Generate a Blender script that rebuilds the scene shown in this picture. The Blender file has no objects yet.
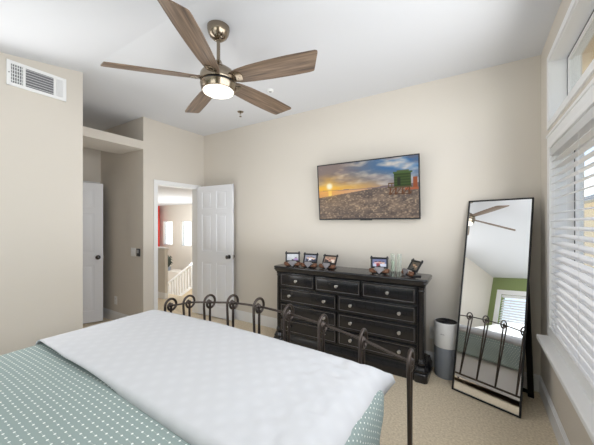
import bpy, bmesh, math, random
from mathutils import Vector, Matrix
random.seed(4)
PI = math.pi
R = math.radians
scn = bpy.context.scene
COL = scn.collection

# ------------------------------------------------------------------ camera, world, big lights, exposure
HC = 1.4
cam_d = bpy.data.cameras.new('camera')
cam_d.sensor_width = 36.0
cam_d.lens = 36.0 * 286.0 / 594.0
cam_d.shift_y = 1.5 / 594.0
cam_d.clip_start = 0.02
cam = bpy.data.objects.new('camera', cam_d)
COL.objects.link(cam)
cam.location = (0, 0, HC)
cam.rotation_euler = (R(90), 0, R(32))
scn.camera = cam

wd = bpy.data.worlds.new('sky')
scn.world = wd
wd.use_nodes = True
nt = wd.node_tree
bg = nt.nodes['Background']
tc = nt.nodes.new('ShaderNodeTexCoord')
sx = nt.nodes.new('ShaderNodeSeparateXYZ')
rp = nt.nodes.new('ShaderNodeValToRGB')
nt.links.new(tc.outputs['Generated'], sx.inputs[0])
nt.links.new(sx.outputs['Z'], rp.inputs[0])
nt.links.new(rp.outputs[0], bg.inputs[0])
el = rp.color_ramp.elements
el[0].position = 0.0; el[0].color = (0.7, 0.72, 0.68, 1)
el[1].position = 0.6; el[1].color = (0.045, 0.11, 0.26, 1)
e = el.new(0.12); e.color = (0.45, 0.5, 0.56, 1)
e = el.new(0.3); e.color = (0.07, 0.15, 0.33, 1)
bg.inputs[1].default_value = 4.2

sun_d = bpy.data.lights.new('sun', 'SUN'); sun_d.energy = 4.0; sun_d.angle = R(1.0); sun_d.color = (1.0, 0.97, 0.92)
sun = bpy.data.objects.new('sun', sun_d); COL.objects.link(sun)
sun.location = (6, 1, 9)
sun.rotation_euler = Vector((-math.cos(R(56)), 0.0, -math.sin(R(56)))).to_track_quat('-Z', 'Y').to_euler()

def area(name, loc, target, sx_, sy_, power, color=(1, 1, 1), spread=180):
    l = bpy.data.lights.new(name, 'AREA')
    l.shape = 'RECTANGLE'; l.size = sx_; l.size_y = sy_
    l.energy = power; l.color = color; l.spread = R(spread)
    o = bpy.data.objects.new(name, l); COL.objects.link(o)
    o.location = loc
    o.rotation_euler = (Vector(target) - Vector(loc)).to_track_quat('-Z', 'Y').to_euler()
    return o
area('rear_daylight', (-0.95, -1.2, 1.75), (-2.0, 2.5, 1.7), 1.5, 0.9, 13, (0.96, 0.98, 1.0))
area('side_window_daylight', (0.365, 1.35, 1.85), (-2.0, 1.35, 1.80), 2.3, 1.3, 34, (0.95, 0.975, 1.0), 170)
area('ceiling_bounce', (-1.5, -0.5, 1.1), (-1.6, 0.2, 2.7), 2.2, 1.4, 9, (0.95, 0.975, 1.0))  # added fill over the bed, aimed up at the sloped ceiling
area('ceiling_bounce_far', (-1.9, 2.15, 0.95), (-1.9, 2.1, 2.8), 2.4, 0.8, 13, (0.95, 0.975, 1.0))  # added fill between bed and dresser, aimed up at the flat ceiling
area('left_fill', (-3.0, 0.62, 1.6), (0.4, 0.62, 1.6), 0.9, 1.7, 15, (0.97, 0.985, 1.0))  # added fill facing the window wall, no such lamp in the room
area('hall_fill', (-7.0, 4.3, 2.0), (-7.3, 4.6, 0.0), 3.0, 1.6, 100, (0.93, 0.97, 1.0))  # added fill under the hall ceiling
area('hall_bounce', (-7.4, 4.9, 0.2), (-7.4, 4.7, 2.0), 2.4, 1.0, 55, (0.92, 0.965, 1.0))  # added upward fill to brighten the hall ceiling

vs = scn.view_settings
vs.view_transform = 'Standard'; vs.look = 'None'; vs.gamma = 1.0; vs.exposure = 0.0
try: vs.use_curve_mapping = False
except Exception: pass
scn.cycles.use_denoising = True
scn.cycles.max_bounces = 10
scn.cycles.diffuse_bounces = 6
scn.cycles.caustics_reflective = False
scn.cycles.caustics_refractive = False
scn.cycles.sample_clamp_indirect = 6.0

# ------------------------------------------------------------------ materials
def lin(c):
    c = c / 255.0
    return c / 12.92 if c <= 0.04045 else ((c + 0.055) / 1.055) ** 2.4
def rgb(r, g, b): return (lin(r), lin(g), lin(b), 1.0)

def mat(name, col, rough=0.6, metal=0.0, bump=None, vary=None, spec=0.5, emit=None, coat=0.0):
    m = bpy.data.materials.new(name); m.use_nodes = True
    n = m.node_tree.nodes; L = m.node_tree.links
    p = n['Principled BSDF']
    p.inputs['Base Color'].default_value = col
    p.inputs['Roughness'].default_value = rough
    p.inputs['Metallic'].default_value = metal
    p.inputs['Specular IOR Level'].default_value = spec
    p.inputs['Coat Weight'].default_value = coat
    if emit:
        p.inputs['Emission Color'].default_value = emit[0]
        p.inputs['Emission Strength'].default_value = emit[1]
    t = n.new('ShaderNodeTexCoord')
    if bump:
        nz = n.new('ShaderNodeTexNoise'); nz.inputs['Scale'].default_value = bump[0]
        nz.inputs['Detail'].default_value = 3
        L.new(t.outputs['Object'], nz.inputs['Vector'])
        b = n.new('ShaderNodeBump'); b.inputs['Strength'].default_value = bump[1]
        b.inputs['Distance'].default_value = 0.01
        L.new(nz.outputs['Fac'], b.inputs['Height']); L.new(b.outputs[0], p.inputs['Normal'])
    if vary:
        nz = n.new('ShaderNodeTexNoise'); nz.inputs['Scale'].default_value = vary[0]
        nz.inputs['Detail'].default_value = 5
        L.new(t.outputs['Object'], nz.inputs['Vector'])
        r = n.new('ShaderNodeValToRGB')
        r.color_ramp.elements[0].position = 0.3; r.color_ramp.elements[1].position = 0.7
        r.color_ramp.elements[0].color = vary[1]; r.color_ramp.elements[1].color = col
        L.new(nz.outputs['Fac'], r.inputs[0]); L.new(r.outputs[0], p.inputs['Base Color'])
    return m

M = {}
M['wall'] = mat('beige_wall_paint', rgb(217, 210, 200), 0.9, bump=(220, 0.05), spec=0.2)
M['green'] = mat('olive_green_wall_paint', rgb(132, 145, 98), 0.9, bump=(220, 0.05), spec=0.2)
M['ceil'] = mat('white_ceiling_paint', rgb(218, 219, 222), 0.95, bump=(160, 0.08), spec=0.1)
M['white'] = mat('white_trim_paint', rgb(238, 238, 238), 0.45)
M['door'] = mat('white_door_paint', rgb(236, 237, 241), 0.4)
M['carpet'] = mat('beige_carpet', rgb(244, 230, 206), 1.0, bump=(200, 0.8), vary=(70, rgb(212, 196, 170)), spec=0.05)
M['black'] = mat('black_stained_wood', rgb(24, 24, 29), 0.27, vary=(14, rgb(17, 16, 19)), coat=0.35)
M['blackedge'] = mat('worn_highlight_edge', rgb(120, 114, 112), 0.4)  # worn drawer edges, with their edge highlight painted into the grey
M['knob'] = mat('pewter_knob', rgb(205, 200, 195), 0.28, 0.85)
M['nickel'] = mat('brushed_nickel', rgb(150, 138, 122), 0.18, 1.0)
M['iron'] = mat('bronze_iron', rgb(78, 70, 66), 0.30, 0.8)
M['mirrorframe'] = mat('black_metal_frame', rgb(22, 22, 24), 0.4, 0.3)
M['mirror'] = mat('mirror_glass', (0.93, 0.94, 0.95, 1), 0.0, 1.0)
M['plastic'] = mat('white_plastic', rgb(235, 235, 234), 0.35)
M['grey'] = mat('grey_mesh_plastic', rgb(140, 146, 156), 0.6)
M['dark'] = mat('dark_plastic', rgb(22, 23, 28), 0.35)
M['greymark'] = mat('grey_print', rgb(165, 165, 166), 0.5)
M['vent'] = mat('white_vent_metal', rgb(240, 240, 240), 0.4)
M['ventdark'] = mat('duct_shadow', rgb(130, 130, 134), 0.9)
M['blind'] = mat('white_blind_slat', rgb(244, 244, 246), 0.4)
_n = M['blind'].node_tree.nodes; _l = M['blind'].node_tree.links
_t = _n.new('ShaderNodeBsdfTranslucent'); _t.inputs[0].default_value = rgb(244, 243, 240)
_m = _n.new('ShaderNodeMixShader'); _m.inputs[0].default_value = 0.35
_l.new(_n['Principled BSDF'].outputs[0], _m.inputs[1]); _l.new(_t.outputs[0], _m.inputs[2]); _l.new(_m.outputs[0], _n['Material Output'].inputs[0])
M['sheet'] = mat('white_cotton', rgb(236, 236, 238), 0.95, bump=(60, 0.1), spec=0.1)
M['stucco'] = mat('tan_stucco', rgb(214, 190, 154), 0.95, bump=(90, 0.4))
M['red'] = mat('red_curtain', rgb(226, 60, 44), 0.9)
M['plant'] = mat('dark_leaf', rgb(70, 76, 66), 0.7)
M['brown'] = mat('brown_leather', rgb(128, 92, 68), 0.5, vary=(60, rgb(96, 52, 30)))
M['plate'] = mat('grey_home_plate', rgb(140, 136, 140), 0.5)
M['sashdark'] = mat('dark_sash', rgb(60, 60, 66), 0.5)
M['asphalt'] = mat('pale_ground', rgb(170, 165, 155), 0.9)
M['lamp'] = mat('lit_diffuser', rgb(250, 245, 232), 0.4, emit=((1.0, 0.95, 0.85, 1), 1.15))

def glass_mat(name, tint, rough=0.0, solid=False):
    m = bpy.data.materials.new(name); m.use_nodes = True
    n = m.node_tree.nodes; L = m.node_tree.links
    p = n['Principled BSDF']
    p.inputs['Base Color'].default_value = tint
    p.inputs['Roughness'].default_value = rough
    p.inputs['Transmission Weight'].default_value = 1.0
    p.inputs['IOR'].default_value = 1.45 if solid else 1.02
    p.inputs['Specular IOR Level'].default_value = 0.3
    return m
def pane_mat():
    m = bpy.data.materials.new('window_pane'); m.use_nodes = True
    n = m.node_tree.nodes; L = m.node_tree.links
    n.remove(n['Principled BSDF'])
    t = n.new('ShaderNodeBsdfTransparent'); t.inputs[0].default_value = (0.97, 0.985, 0.98, 1)
    g_ = n.new('ShaderNodeBsdfGlossy'); g_.inputs['Roughness'].default_value = 0.0
    f = n.new('ShaderNodeFresnel'); f.inputs[0].default_value = 1.3
    k = n.new('ShaderNodeMath'); k.operation = 'MULTIPLY'; k.inputs[1].default_value = 0.35
    mx = n.new('ShaderNodeMixShader')
    L.new(f.outputs[0], k.inputs[0]); L.new(k.outputs[0], mx.inputs[0]); L.new(t.outputs[0], mx.inputs[1]); L.new(g_.outputs[0], mx.inputs[2])
    L.new(mx.outputs[0], n['Material Output'].inputs[0])
    return m
M['pane'] = pane_mat()
def thin_glass():
    m = bpy.data.materials.new('thin_clear_glass'); m.use_nodes = True
    n = m.node_tree.nodes; L = m.node_tree.links; p = n['Principled BSDF']
    p.inputs['Base Color'].default_value = (0.85, 0.88, 0.85, 1); p.inputs['Roughness'].default_value = 0.05
    t = n.new('ShaderNodeBsdfTransparent'); t.inputs[0].default_value = (0.97, 0.99, 0.975, 1)
    lw = n.new('ShaderNodeLayerWeight'); lw.inputs[0].default_value = 0.35
    mr_ = n.new('ShaderNodeMapRange'); mr_.inputs[3].default_value = 0.06; mr_.inputs[4].default_value = 0.55
    L.new(lw.outputs['Facing'], mr_.inputs[0])
    mx = n.new('ShaderNodeMixShader'); L.new(mr_.outputs[0], mx.inputs[0]); L.new(t.outputs[0], mx.inputs[1]); L.new(p.outputs[0], mx.inputs[2])
    L.new(mx.outputs[0], n['Material Output'].inputs[0]); return m
M['clear'] = thin_glass()
M['wax'] = mat('pale_green_wax', rgb(206, 214, 196), 0.6)

def wood_blade():
    m = bpy.data.materials.new('greybrown_wood_grain'); m.use_nodes = True
    n = m.node_tree.nodes; L = m.node_tree.links; p = n['Principled BSDF']
    t = n.new('ShaderNodeTexCoord'); mp = n.new('ShaderNodeMapping')
    mp.inputs['Scale'].default_value = (1.2, 22, 6)
    nz = n.new('ShaderNodeTexNoise'); nz.inputs['Scale'].default_value = 3.0; nz.inputs['Detail'].default_value = 6
    r = n.new('ShaderNodeValToRGB')
    r.color_ramp.elements[0].position = 0.3; r.color_ramp.elements[0].color = rgb(78, 62, 50)
    r.color_ramp.elements[1].position = 0.72; r.color_ramp.elements[1].color = rgb(142, 118, 96)
    L.new(t.outputs['Object'], mp.inputs[0]); L.new(mp.outputs[0], nz.inputs['Vector'])
    L.new(nz.outputs['Fac'], r.inputs[0]); L.new(r.outputs[0], p.inputs['Base Color'])
    p.inputs['Roughness'].default_value = 0.45
    return m
M['wood'] = wood_blade()

def duvet_mat():
    """sage green cotton with rows of small white tufts, laid out in the fabric's own unfolded coordinates"""
    m = bpy.data.materials.new('sage_cotton_white_tufts'); m.use_nodes = True
    n = m.node_tree.nodes; L = m.node_tree.links; p = n['Principled BSDF']
    uv = n.new('ShaderNodeUVMap'); uv.uv_map = 'fabric'
    s = n.new('ShaderNodeSeparateXYZ'); L.new(uv.outputs[0], s.inputs[0])
    def math_(op, a, b=None):
        k = n.new('ShaderNodeMath'); k.operation = op
        for i, v in ((0, a), (1, b)):
            if v is None: continue
            if isinstance(v, (int, float)): k.inputs[i].default_value = v
            else: L.new(v, k.inputs[i])
        return k.outputs[0]
    rows = math_('DIVIDE', s.outputs['Y'], 0.0225)
    rid = math_('FLOOR', rows)
    fy = math_('SUBTRACT', math_('FRACT', rows), 0.5)
    off = math_('MULTIPLY', rid, 0.37)
    fx = math_('SUBTRACT', math_('FRACT', math_('ADD', math_('DIVIDE', s.outputs['X'], 0.031), off)), 0.5)
    dx = math_('MULTIPLY', fx, 0.031); dy = math_('MULTIPLY', fy, 0.0225)
    dd = math_('ADD', math_('MULTIPLY', dx, dx), math_('MULTIPLY', dy, dy))
    dot = math_('LESS_THAN', dd, 0.0000135)
    line = math_('MULTIPLY', math_('LESS_THAN', math_('ABSOLUTE', dy), 0.0011), 0.13)
    fac = math_('MAXIMUM', dot, line)
    mx = n.new('ShaderNodeMix'); mx.data_type = 'RGBA'
    mx.inputs[6].default_value = rgb(147, 161, 158); mx.inputs[7].default_value = rgb(238, 242, 238)
    L.new(fac, mx.inputs[0]); L.new(mx.outputs[2], p.inputs['Base Color'])
    b = n.new('ShaderNodeBump'); b.inputs['Strength'].default_value = 0.35; b.inputs['Distance'].default_value = 0.004
    L.new(fac, b.inputs['Height']); L.new(b.outputs[0], p.inputs['Normal'])
    p.inputs['Roughness'].default_value = 0.95; p.inputs['Specular IOR Level'].default_value = 0.1
    return m
M['duvet'] = duvet_mat()

def coverlet_mat():
    """white matelasse with a woven diamond check"""
    m = bpy.data.materials.new('white_matelasse'); m.use_nodes = True
    n = m.node_tree.nodes; L = m.node_tree.links; p = n['Principled BSDF']
    t = n.new('ShaderNodeTexCoord')
    outs = []
    for rz in (R(45), R(-45)):
        mp = n.new('ShaderNodeMapping'); mp.inputs['Rotation'].default_value = (0, 0, rz)
        w = n.new('ShaderNodeTexWave'); w.inputs['Scale'].default_value = 4.6; w.inputs['Distortion'].default_value = 0.6
        w.inputs['Detail'].default_value = 1
        L.new(t.outputs['Object'], mp.inputs[0]); L.new(mp.outputs[0], w.inputs['Vector']); outs.append(w.outputs['Fac'])
    a = n.new('ShaderNodeMath'); a.operation = 'MULTIPLY'
    L.new(outs[0], a.inputs[0]); L.new(outs[1], a.inputs[1])
    nz = n.new('ShaderNodeTexNoise'); nz.inputs['Scale'].default_value = 9; nz.inputs['Detail'].default_value = 6
    L.new(t.outputs['Object'], nz.inputs['Vector'])
    a2 = n.new('ShaderNodeMath'); a2.operation = 'MULTIPLY_ADD'; a2.inputs[1].default_value = 0.8
    L.new(nz.outputs['Fac'], a2.inputs[0]); L.new(a.outputs[0], a2.inputs[2])
    b = n.new('ShaderNodeBump'); b.inputs['Strength'].default_value = 0.06; b.inputs['Distance'].default_value = 0.012
    L.new(a2.outputs[0], b.inputs['Height']); L.new(b.outputs[0], p.inputs['Normal'])
    r = n.new('ShaderNodeMix'); r.data_type = 'RGBA'
    r.inputs[6].default_value = rgb(201, 202, 205); r.inputs[7].default_value = rgb(205, 206, 209)
    L.new(a.outputs[0], r.inputs[0]); L.new(r.outputs[2], p.inputs['Base Color'])
    p.inputs['Roughness'].default_value = 0.9; p.inputs['Specular IOR Level'].default_value = 0.15
    return m
M['coverlet'] = coverlet_mat()

def picture_mat(name, strength, base=0.0):
    m = bpy.data.materials.new(name); m.use_nodes = True
    n = m.node_tree.nodes; L = m.node_tree.links; p = n['Principled BSDF']
    a = n.new('ShaderNodeVertexColor'); a.layer_name = 'picture'
    p.inputs['Roughness'].default_value = 0.35
    if strength > 0:
        p.inputs['Base Color'].default_value = (0.005, 0.005, 0.005, 1); p.inputs['Specular IOR Level'].default_value = 0.1
        L.new(a.outputs[0], p.inputs['Emission Color']); p.inputs['Emission Strength'].default_value = strength
    else:
        L.new(a.outputs[0], p.inputs['Base Color'])
    return m
M['screen'] = picture_mat('lit_screen', 0.95)
M['print'] = picture_mat('glossy_photo_print', 0.0)

# ------------------------------------------------------------------ mesh helpers
class MB:
    def __init__(s): s.bm = bmesh.new()
    def _merge(s, b, mtx=None):
        if mtx is not None: bmesh.ops.transform(b, matrix=mtx, verts=b.verts)
        me = bpy.data.meshes.new('t'); b.to_mesh(me); b.free(); s.bm.from_mesh(me); bpy.data.meshes.remove(me)
    def box(s, x0, x1, y0, y1, z0, z1, bev=0.0, seg=2, mtx=None):
        b = bmesh.new(); bmesh.ops.create_cube(b, size=1)
        for v in b.verts:
            v.co = Vector(((x0+x1)/2 + v.co.x*(x1-x0), (y0+y1)/2 + v.co.y*(y1-y0), (z0+z1)/2 + v.co.z*(z1-z0)))
        if bev > 0: bmesh.ops.bevel(b, geom=b.edges[:], offset=bev, segments=seg, profile=0.6, affect='EDGES')
        s._merge(b, mtx); return s
    def tube(s, pts, r, seg=10, closed=False):
        pts = [Vector(p) for p in pts]; n = len(pts)
        rr = r if isinstance(r, (list, tuple)) else [r]*n
        b = s.bm; rings = []
        prev = None
        for i, p in enumerate(pts):
            if closed: t = pts[(i+1) % n] - pts[i-1]
            else: t = pts[min(i+1, n-1)] - pts[max(i-1, 0)]
            t.normalize()
            if prev is None:
                up = Vector((0, 0, 1)) if abs(t.z) < 0.9 else Vector((1, 0, 0))
                u = t.cross(up).normalized()
            else:
                u = (prev - t*prev.dot(t))
                u = u.normalized() if u.length > 1e-6 else t.orthogonal().normalized()
            prev = u; w = t.cross(u)
            rings.append([b.verts.new(p + (u*math.cos(2*PI*k/seg) + w*math.sin(2*PI*k/seg))*rr[i]) for k in range(seg)])
        rng = range(n) if closed else range(n-1)
        for i in rng:
            A, B = rings[i], rings[(i+1) % n]
            for k in range(seg): b.faces.new((A[k], A[(k+1) % seg], B[(k+1) % seg], B[k]))
        if not closed:
            b.faces.new(rings[0][::-1]); b.faces.new(rings[-1])
        return s
    def lathe(s, prof, c=(0, 0, 0), seg=32, mod=None, mtx=None):
        b = bmesh.new(); rings = []
        for r, z in prof:
            if r < 1e-6: rings.append([b.verts.new((0, 0, z))])
            else: rings.append([b.verts.new(((r if mod is None else mod(r, 2*PI*k/seg, z))*math.cos(2*PI*k/seg), (r if mod is None else mod(r, 2*PI*k/seg, z))*math.sin(2*PI*k/seg), z)) for k in range(seg)])
        for A, B in zip(rings[:-1], rings[1:]):
            for k in range(seg):
                k2 = (k+1) % seg
                if len(A) == 1 and len(B) == 1: continue
                if len(A) == 1: b.faces.new((A[0], B[k2], B[k]))
                elif len(B) == 1: b.faces.new((A[k], A[k2], B[0]))
                else: b.faces.new((A[k], A[k2], B[k2], B[k]))
        if len(rings[0]) > 1: b.faces.new(rings[0][::-1])
        if len(rings[-1]) > 1: b.faces.new(rings[-1])
        bmesh.ops.recalc_face_normals(b, faces=b.faces[:])
        m2 = Matrix.Translation(Vector(c))
        s._merge(b, (mtx @ m2) if mtx is not None else m2); return s
    def prism(s, poly, axis, a0, a1, bev=0.0, mtx=None):
        """poly: 2D outline; axis 'x','y','z' is the extrusion axis"""
        b = bmesh.new()
        def P(q, a):
            return {'x': (a, q[0], q[1]), 'y': (q[0], a, q[1]), 'z': (q[0], q[1], a)}[axis]
        A = [b.verts.new(P(q, a0)) for q in poly]; B = [b.verts.new(P(q, a1)) for q in poly]
        n = len(poly)
        b.faces.new(A[::-1]); b.faces.new(B)
        for i in range(n): b.faces.new((A[i], A[(i+1) % n], B[(i+1) % n], B[i]))
        bmesh.ops.recalc_face_normals(b, faces=b.faces[:])
        if bev > 0: bmesh.ops.bevel(b, geom=b.edges[:], offset=bev, segments=2, profile=0.6, affect='EDGES')
        s._merge(b, mtx); return s
    def stack(s, x0, x1, y0, y1, layers, seg=5, mtx=None):
        """rounded rectangle contours; layers = [(outset, z, corner radius)]"""
        b = bmesh.new(); rings = []
        for o, z, cr in layers:
            X0, X1, Y0, Y1 = x0-o, x1+o, y0-o, y1+o
            cr = max(0.001, min(cr, (X1-X0)/2-1e-4, (Y1-Y0)/2-1e-4)); ring = []
            for cx, cy, a0 in ((X1-cr, Y1-cr, 0), (X0+cr, Y1-cr, PI/2), (X0+cr, Y0+cr, PI), (X1-cr, Y0+cr, 1.5*PI)):
                for k in range(seg+1):
                    a = a0 + PI/2*k/seg
                    ring.append(b.verts.new((cx+cr*math.cos(a), cy+cr*math.sin(a), z)))
            rings.append(ring)
        n = len(rings[0])
        for A, B in zip(rings[:-1], rings[1:]):
            for k in range(n): b.faces.new((A[k], A[(k+1) % n], B[(k+1) % n], B[k]))
        b.faces.new(rings[0][::-1]); b.faces.new(rings[-1])
        bmesh.ops.recalc_face_normals(b, faces=b.faces[:])
        s._merge(b, mtx); return s
    def sphere(s, c, r, sc=(1, 1, 1), sub=2):
        b = bmesh.new(); bmesh.ops.create_icosphere(b, subdivisions=sub, radius=r)
        for v in b.verts: v.co = Vector((v.co.x*sc[0]+c[0], v.co.y*sc[1]+c[1], v.co.z*sc[2]+c[2]))
        s._merge(b); return s
    def build(s, name, m, parent=None, angle=35, world=False):
        if world and parent is not None:
            off = parent.location
            for v in s.bm.verts: v.co -= off
        me = bpy.data.meshes.new(name); s.bm.to_mesh(me); s.bm.free()
        for f in me.polygons: f.use_smooth = True
        me.set_sharp_from_angle(angle=R(angle))
        me.materials.append(m)
        o = bpy.data.objects.new(name, me); COL.objects.link(o)
        if parent is not None: o.parent = parent
        return o

def thing(name, label, cat, loc=(0, 0, 0), rz=0.0, group=None):
    o = bpy.data.objects.new(name, None); COL.objects.link(o)
    o.empty_display_size = 0.1
    o.location = loc; o.rotation_euler = (0, 0, rz)
    return tag(o, label, cat, group)
def tag(o, label, cat, group=None):
    o['label'] = label; o['category'] = cat
    if group: o['group'] = group
    return o
def struct(o, label, cat=None):
    o['kind'] = 'structure'; o['label'] = label
    if cat: o['category'] = cat
    return o
def sroot(name, label, cat, loc):
    o = thing(name, label, cat, loc); o['kind'] = 'structure'; return o

# ------------------------------------------------------------------ room dimensions
XR, XA, XB, XN = 0.46, -3.10, -3.70, -4.85       # right wall, near left wall, doorway wall, alcove back
YB, YF, YA, YS = 3.10, -1.384, 1.20, 2.115       # back wall, green wall, near-left wall end, alcove side
ZC = 2.81
SL = 0.165                                       # ceiling slope towards the head of the bed
def zc(y): return ZC if y >= YA else ZC - (YA - y)*SL

# floor and ceiling
struct(MB().box(-5.7, 0.63, -1.5, 3.52, -0.12, 0.0).build('floor', M['carpet']), 'beige cut pile carpet over the whole room', 'carpet floor')
struct(MB().prism([(YF-0.15, zc(YF-0.15)), (YA, ZC), (3.25, ZC), (3.25, ZC+0.15), (YA, ZC+0.15), (YF-0.15, zc(YF-0.15)+0.15)], 'x', -5.0, 0.63).build('ceiling', M['ceil'], angle=3),
       'white ceiling, flat over the dresser and sloping over the bed', 'ceiling')
# walls
struct(MB().box(-3.82, 0.63, YB, YB+0.12, 0, ZC+0.05).build('wall_back', M['wall']), 'beige back wall behind the dresser and screen', 'wall')
W1 = (0.30, 2.70, 0.585, 1.945)      # main window opening  y0 y1 z0 z1
W2 = (0.30, 2.745, 2.135, 2.585)     # clerestory opening
w = MB()
w.box(XR, 0.63, YF-0.15, W1[0], 0, ZC+0.05); w.box(XR, 0.63, W2[1], YB, 0, ZC+0.05)
w.box(XR, 0.63, W1[0], W2[1], 0, W1[2]); w.box(XR, 0.63, W1[0], W2[1], W1[3], W2[2]); w.box(XR, 0.63, W1[0], W2[1], W2[3], ZC+0.05)
w.box(XR, 0.63, W1[1], W2[1], W1[2], W1[3])
struct(w.build('wall_right', M['wall']), 'beige window wall on the right', 'wall')
W3 = (-2.85, -1.75, 0.75, 1.99)      # rear window opening x0 x1 z0 z1
w = MB()
w.box(-3.22, W3[0], YF-0.12, YF, 0, 2.6); w.box(W3[1], 0.63, YF-0.12, YF, 0, 2.6)
w.box(W3[0], W3[1], YF-0.12, YF, 0, W3[2]); w.box(W3[0], W3[1], YF-0.12, YF, W3[3], 2.6)
struct(w.build('wall_front', M['green']), 'olive green wall behind the head of the bed', 'wall')
w = MB(); w.box(XA-0.12, XA, YF-0.12, YA, 0, ZC+0.05); w.box(XN-0.12, XA-0.12, YA-0.12, YA, 0, ZC+0.05)
struct(w.build('wall_left', M['wall']), 'beige wall at left holding the air vent', 'wall')
D2 = (1.33, 2.055, 1.985)
w = MB(); w.box(XN-0.12, XN, YA, D2[0], 0, ZC+0.05); w.box(XN-0.12, XN, D2[1], YS, 0, ZC+0.05); w.box(XN-0.12, XN, D2[0], D2[1], D2[2], ZC+0.05)
w.box(XN-0.12, XB-0.12, YS, YS+0.085, 0, ZC+0.05)
# shallow closet behind the alcove door
w.box(XN-0.8, XN-0.72, YA-0.12, YS+0.085, 0, 2.3); w.box(XN-0.8, XN-0.12, YA-0.12, YA-0.02, 0, 2.3); w.box(XN-0.8, XN-0.12, YS, YS+0.085, 0, 2.3)
w.box(XN-0.8, XN-0.12, YA-0.12, YS+0.085, 2.3, 2.4)
struct(w.build('wall_alcove', M['wall']), 'shaded beige walls of the entry alcove', 'wall')
D1 = (2.305, 2.985, 1.955)
w = MB(); w.box(XB-0.12, XB, YS, D1[0], 0, ZC+0.05); w.box(XB-0.12, XB, D1[1], YB, 0, ZC+0.05); w.box(XB-0.12, XB, D1[0], D1[1], D1[2], ZC+0.05)
struct(w.build('wall_doorway', M['wall']), 'beige wall with the white cased doorway', 'wall')
struct(MB().box(XB-0.56, XB, YA, YS, 2.383, 2.488).build('trim_1', M['wall']), 'beige soffit beam spanning the alcove opening', 'soffit')

# baseboards
def base(name, segs, label):
    b = MB()
    for (x0, y0, x1, y1, nx, ny) in segs:
        t = 0.014
        for z0, z1, tt in ((0, 0.115, t), (0.115, 0.128, t*0.7), (0.128, 0.138, t*0.4)):
            xa, xb = sorted((x0, x1)); ya, yb = sorted((y0, y1))
            if nx: xa, xb = (x0, x0+nx*tt) if nx > 0 else (x0-tt, x0)
            if ny: ya, yb = (y0, y0+ny*tt) if ny > 0 else (y0-tt, y0)
            b.box(xa, xb, ya, yb, z0, z1)
    return struct(b.build(name, M['white']), label, 'baseboard')
base('baseboard_back', [(XB, YB, XR, YB, 0, -1)], 'white baseboard along the back wall')
base('baseboard_right', [(XR, YF, XR, YB-0.014, -1, 0)], 'white baseboard under the window sill')
base('baseboard_left', [(XA, YF, XA, YA, 1, 0), (XA, YA, XN, YA, 0, 1)], 'white baseboard on the near left wall')
base('baseboard_alcove', [(XN, YS, XB, YS, 0, -1)], 'white baseboard in the alcove')
base('baseboard_doorway', [(XB, YS-0.014, XB, D1[0]-0.055, 1, 0), (XB, D1[1]+0.06, XB, YB-0.014, 1, 0)], 'white baseboard beside the doorway')

# ------------------------------------------------------------------ door casing and doors
c = MB()
def casing_y(c, xf, sgn, y0, y1, zt, wd=0.05, tk=0.016):
    xa, xb = sorted((xf, xf+sgn*tk))
    c.box(xa, xb, y0-wd, y0, 0, zt, 0.004); c.box(xa, xb, y1, y1+wd, 0, zt, 0.004); c.box(xa, xb, y0-wd, y1+wd, zt, zt+wd, 0.004)
casing_y(c, XB, 1, D1[0], D1[1], D1[2])
casing_y(c, XB-0.12, -1, D1[0], D1[1], D1[2])
c.box(XB-0.12, XB, D1[0], D1[0]+0.014, 0, D1[2]); c.box(XB-0.12, XB, D1[1]-0.014, D1[1], 0, D1[2]); c.box(XB-0.12, XB, D1[0], D1[1], D1[2]-0.014, D1[2])
struct(c.build('trim_2', M['white']), 'white casing around the open doorway to the stair hall', 'door casing')
c = MB()
casing_y(c, XN, 1, D2[0], D2[1], D2[2], 0.045)
c.box(XN-0.12, XN, D2[0], D2[0]+0.014, 0, D2[2]); c.box(XN-0.12, XN, D2[1]-0.014, D2[1], 0, D2[2]); c.box(XN-0.12, XN, D2[0], D2[1], D2[2]-0.014, D2[2])
struct(c.build('trim_3', M['white']), 'white casing of the alcove doorway', 'door casing')

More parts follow.
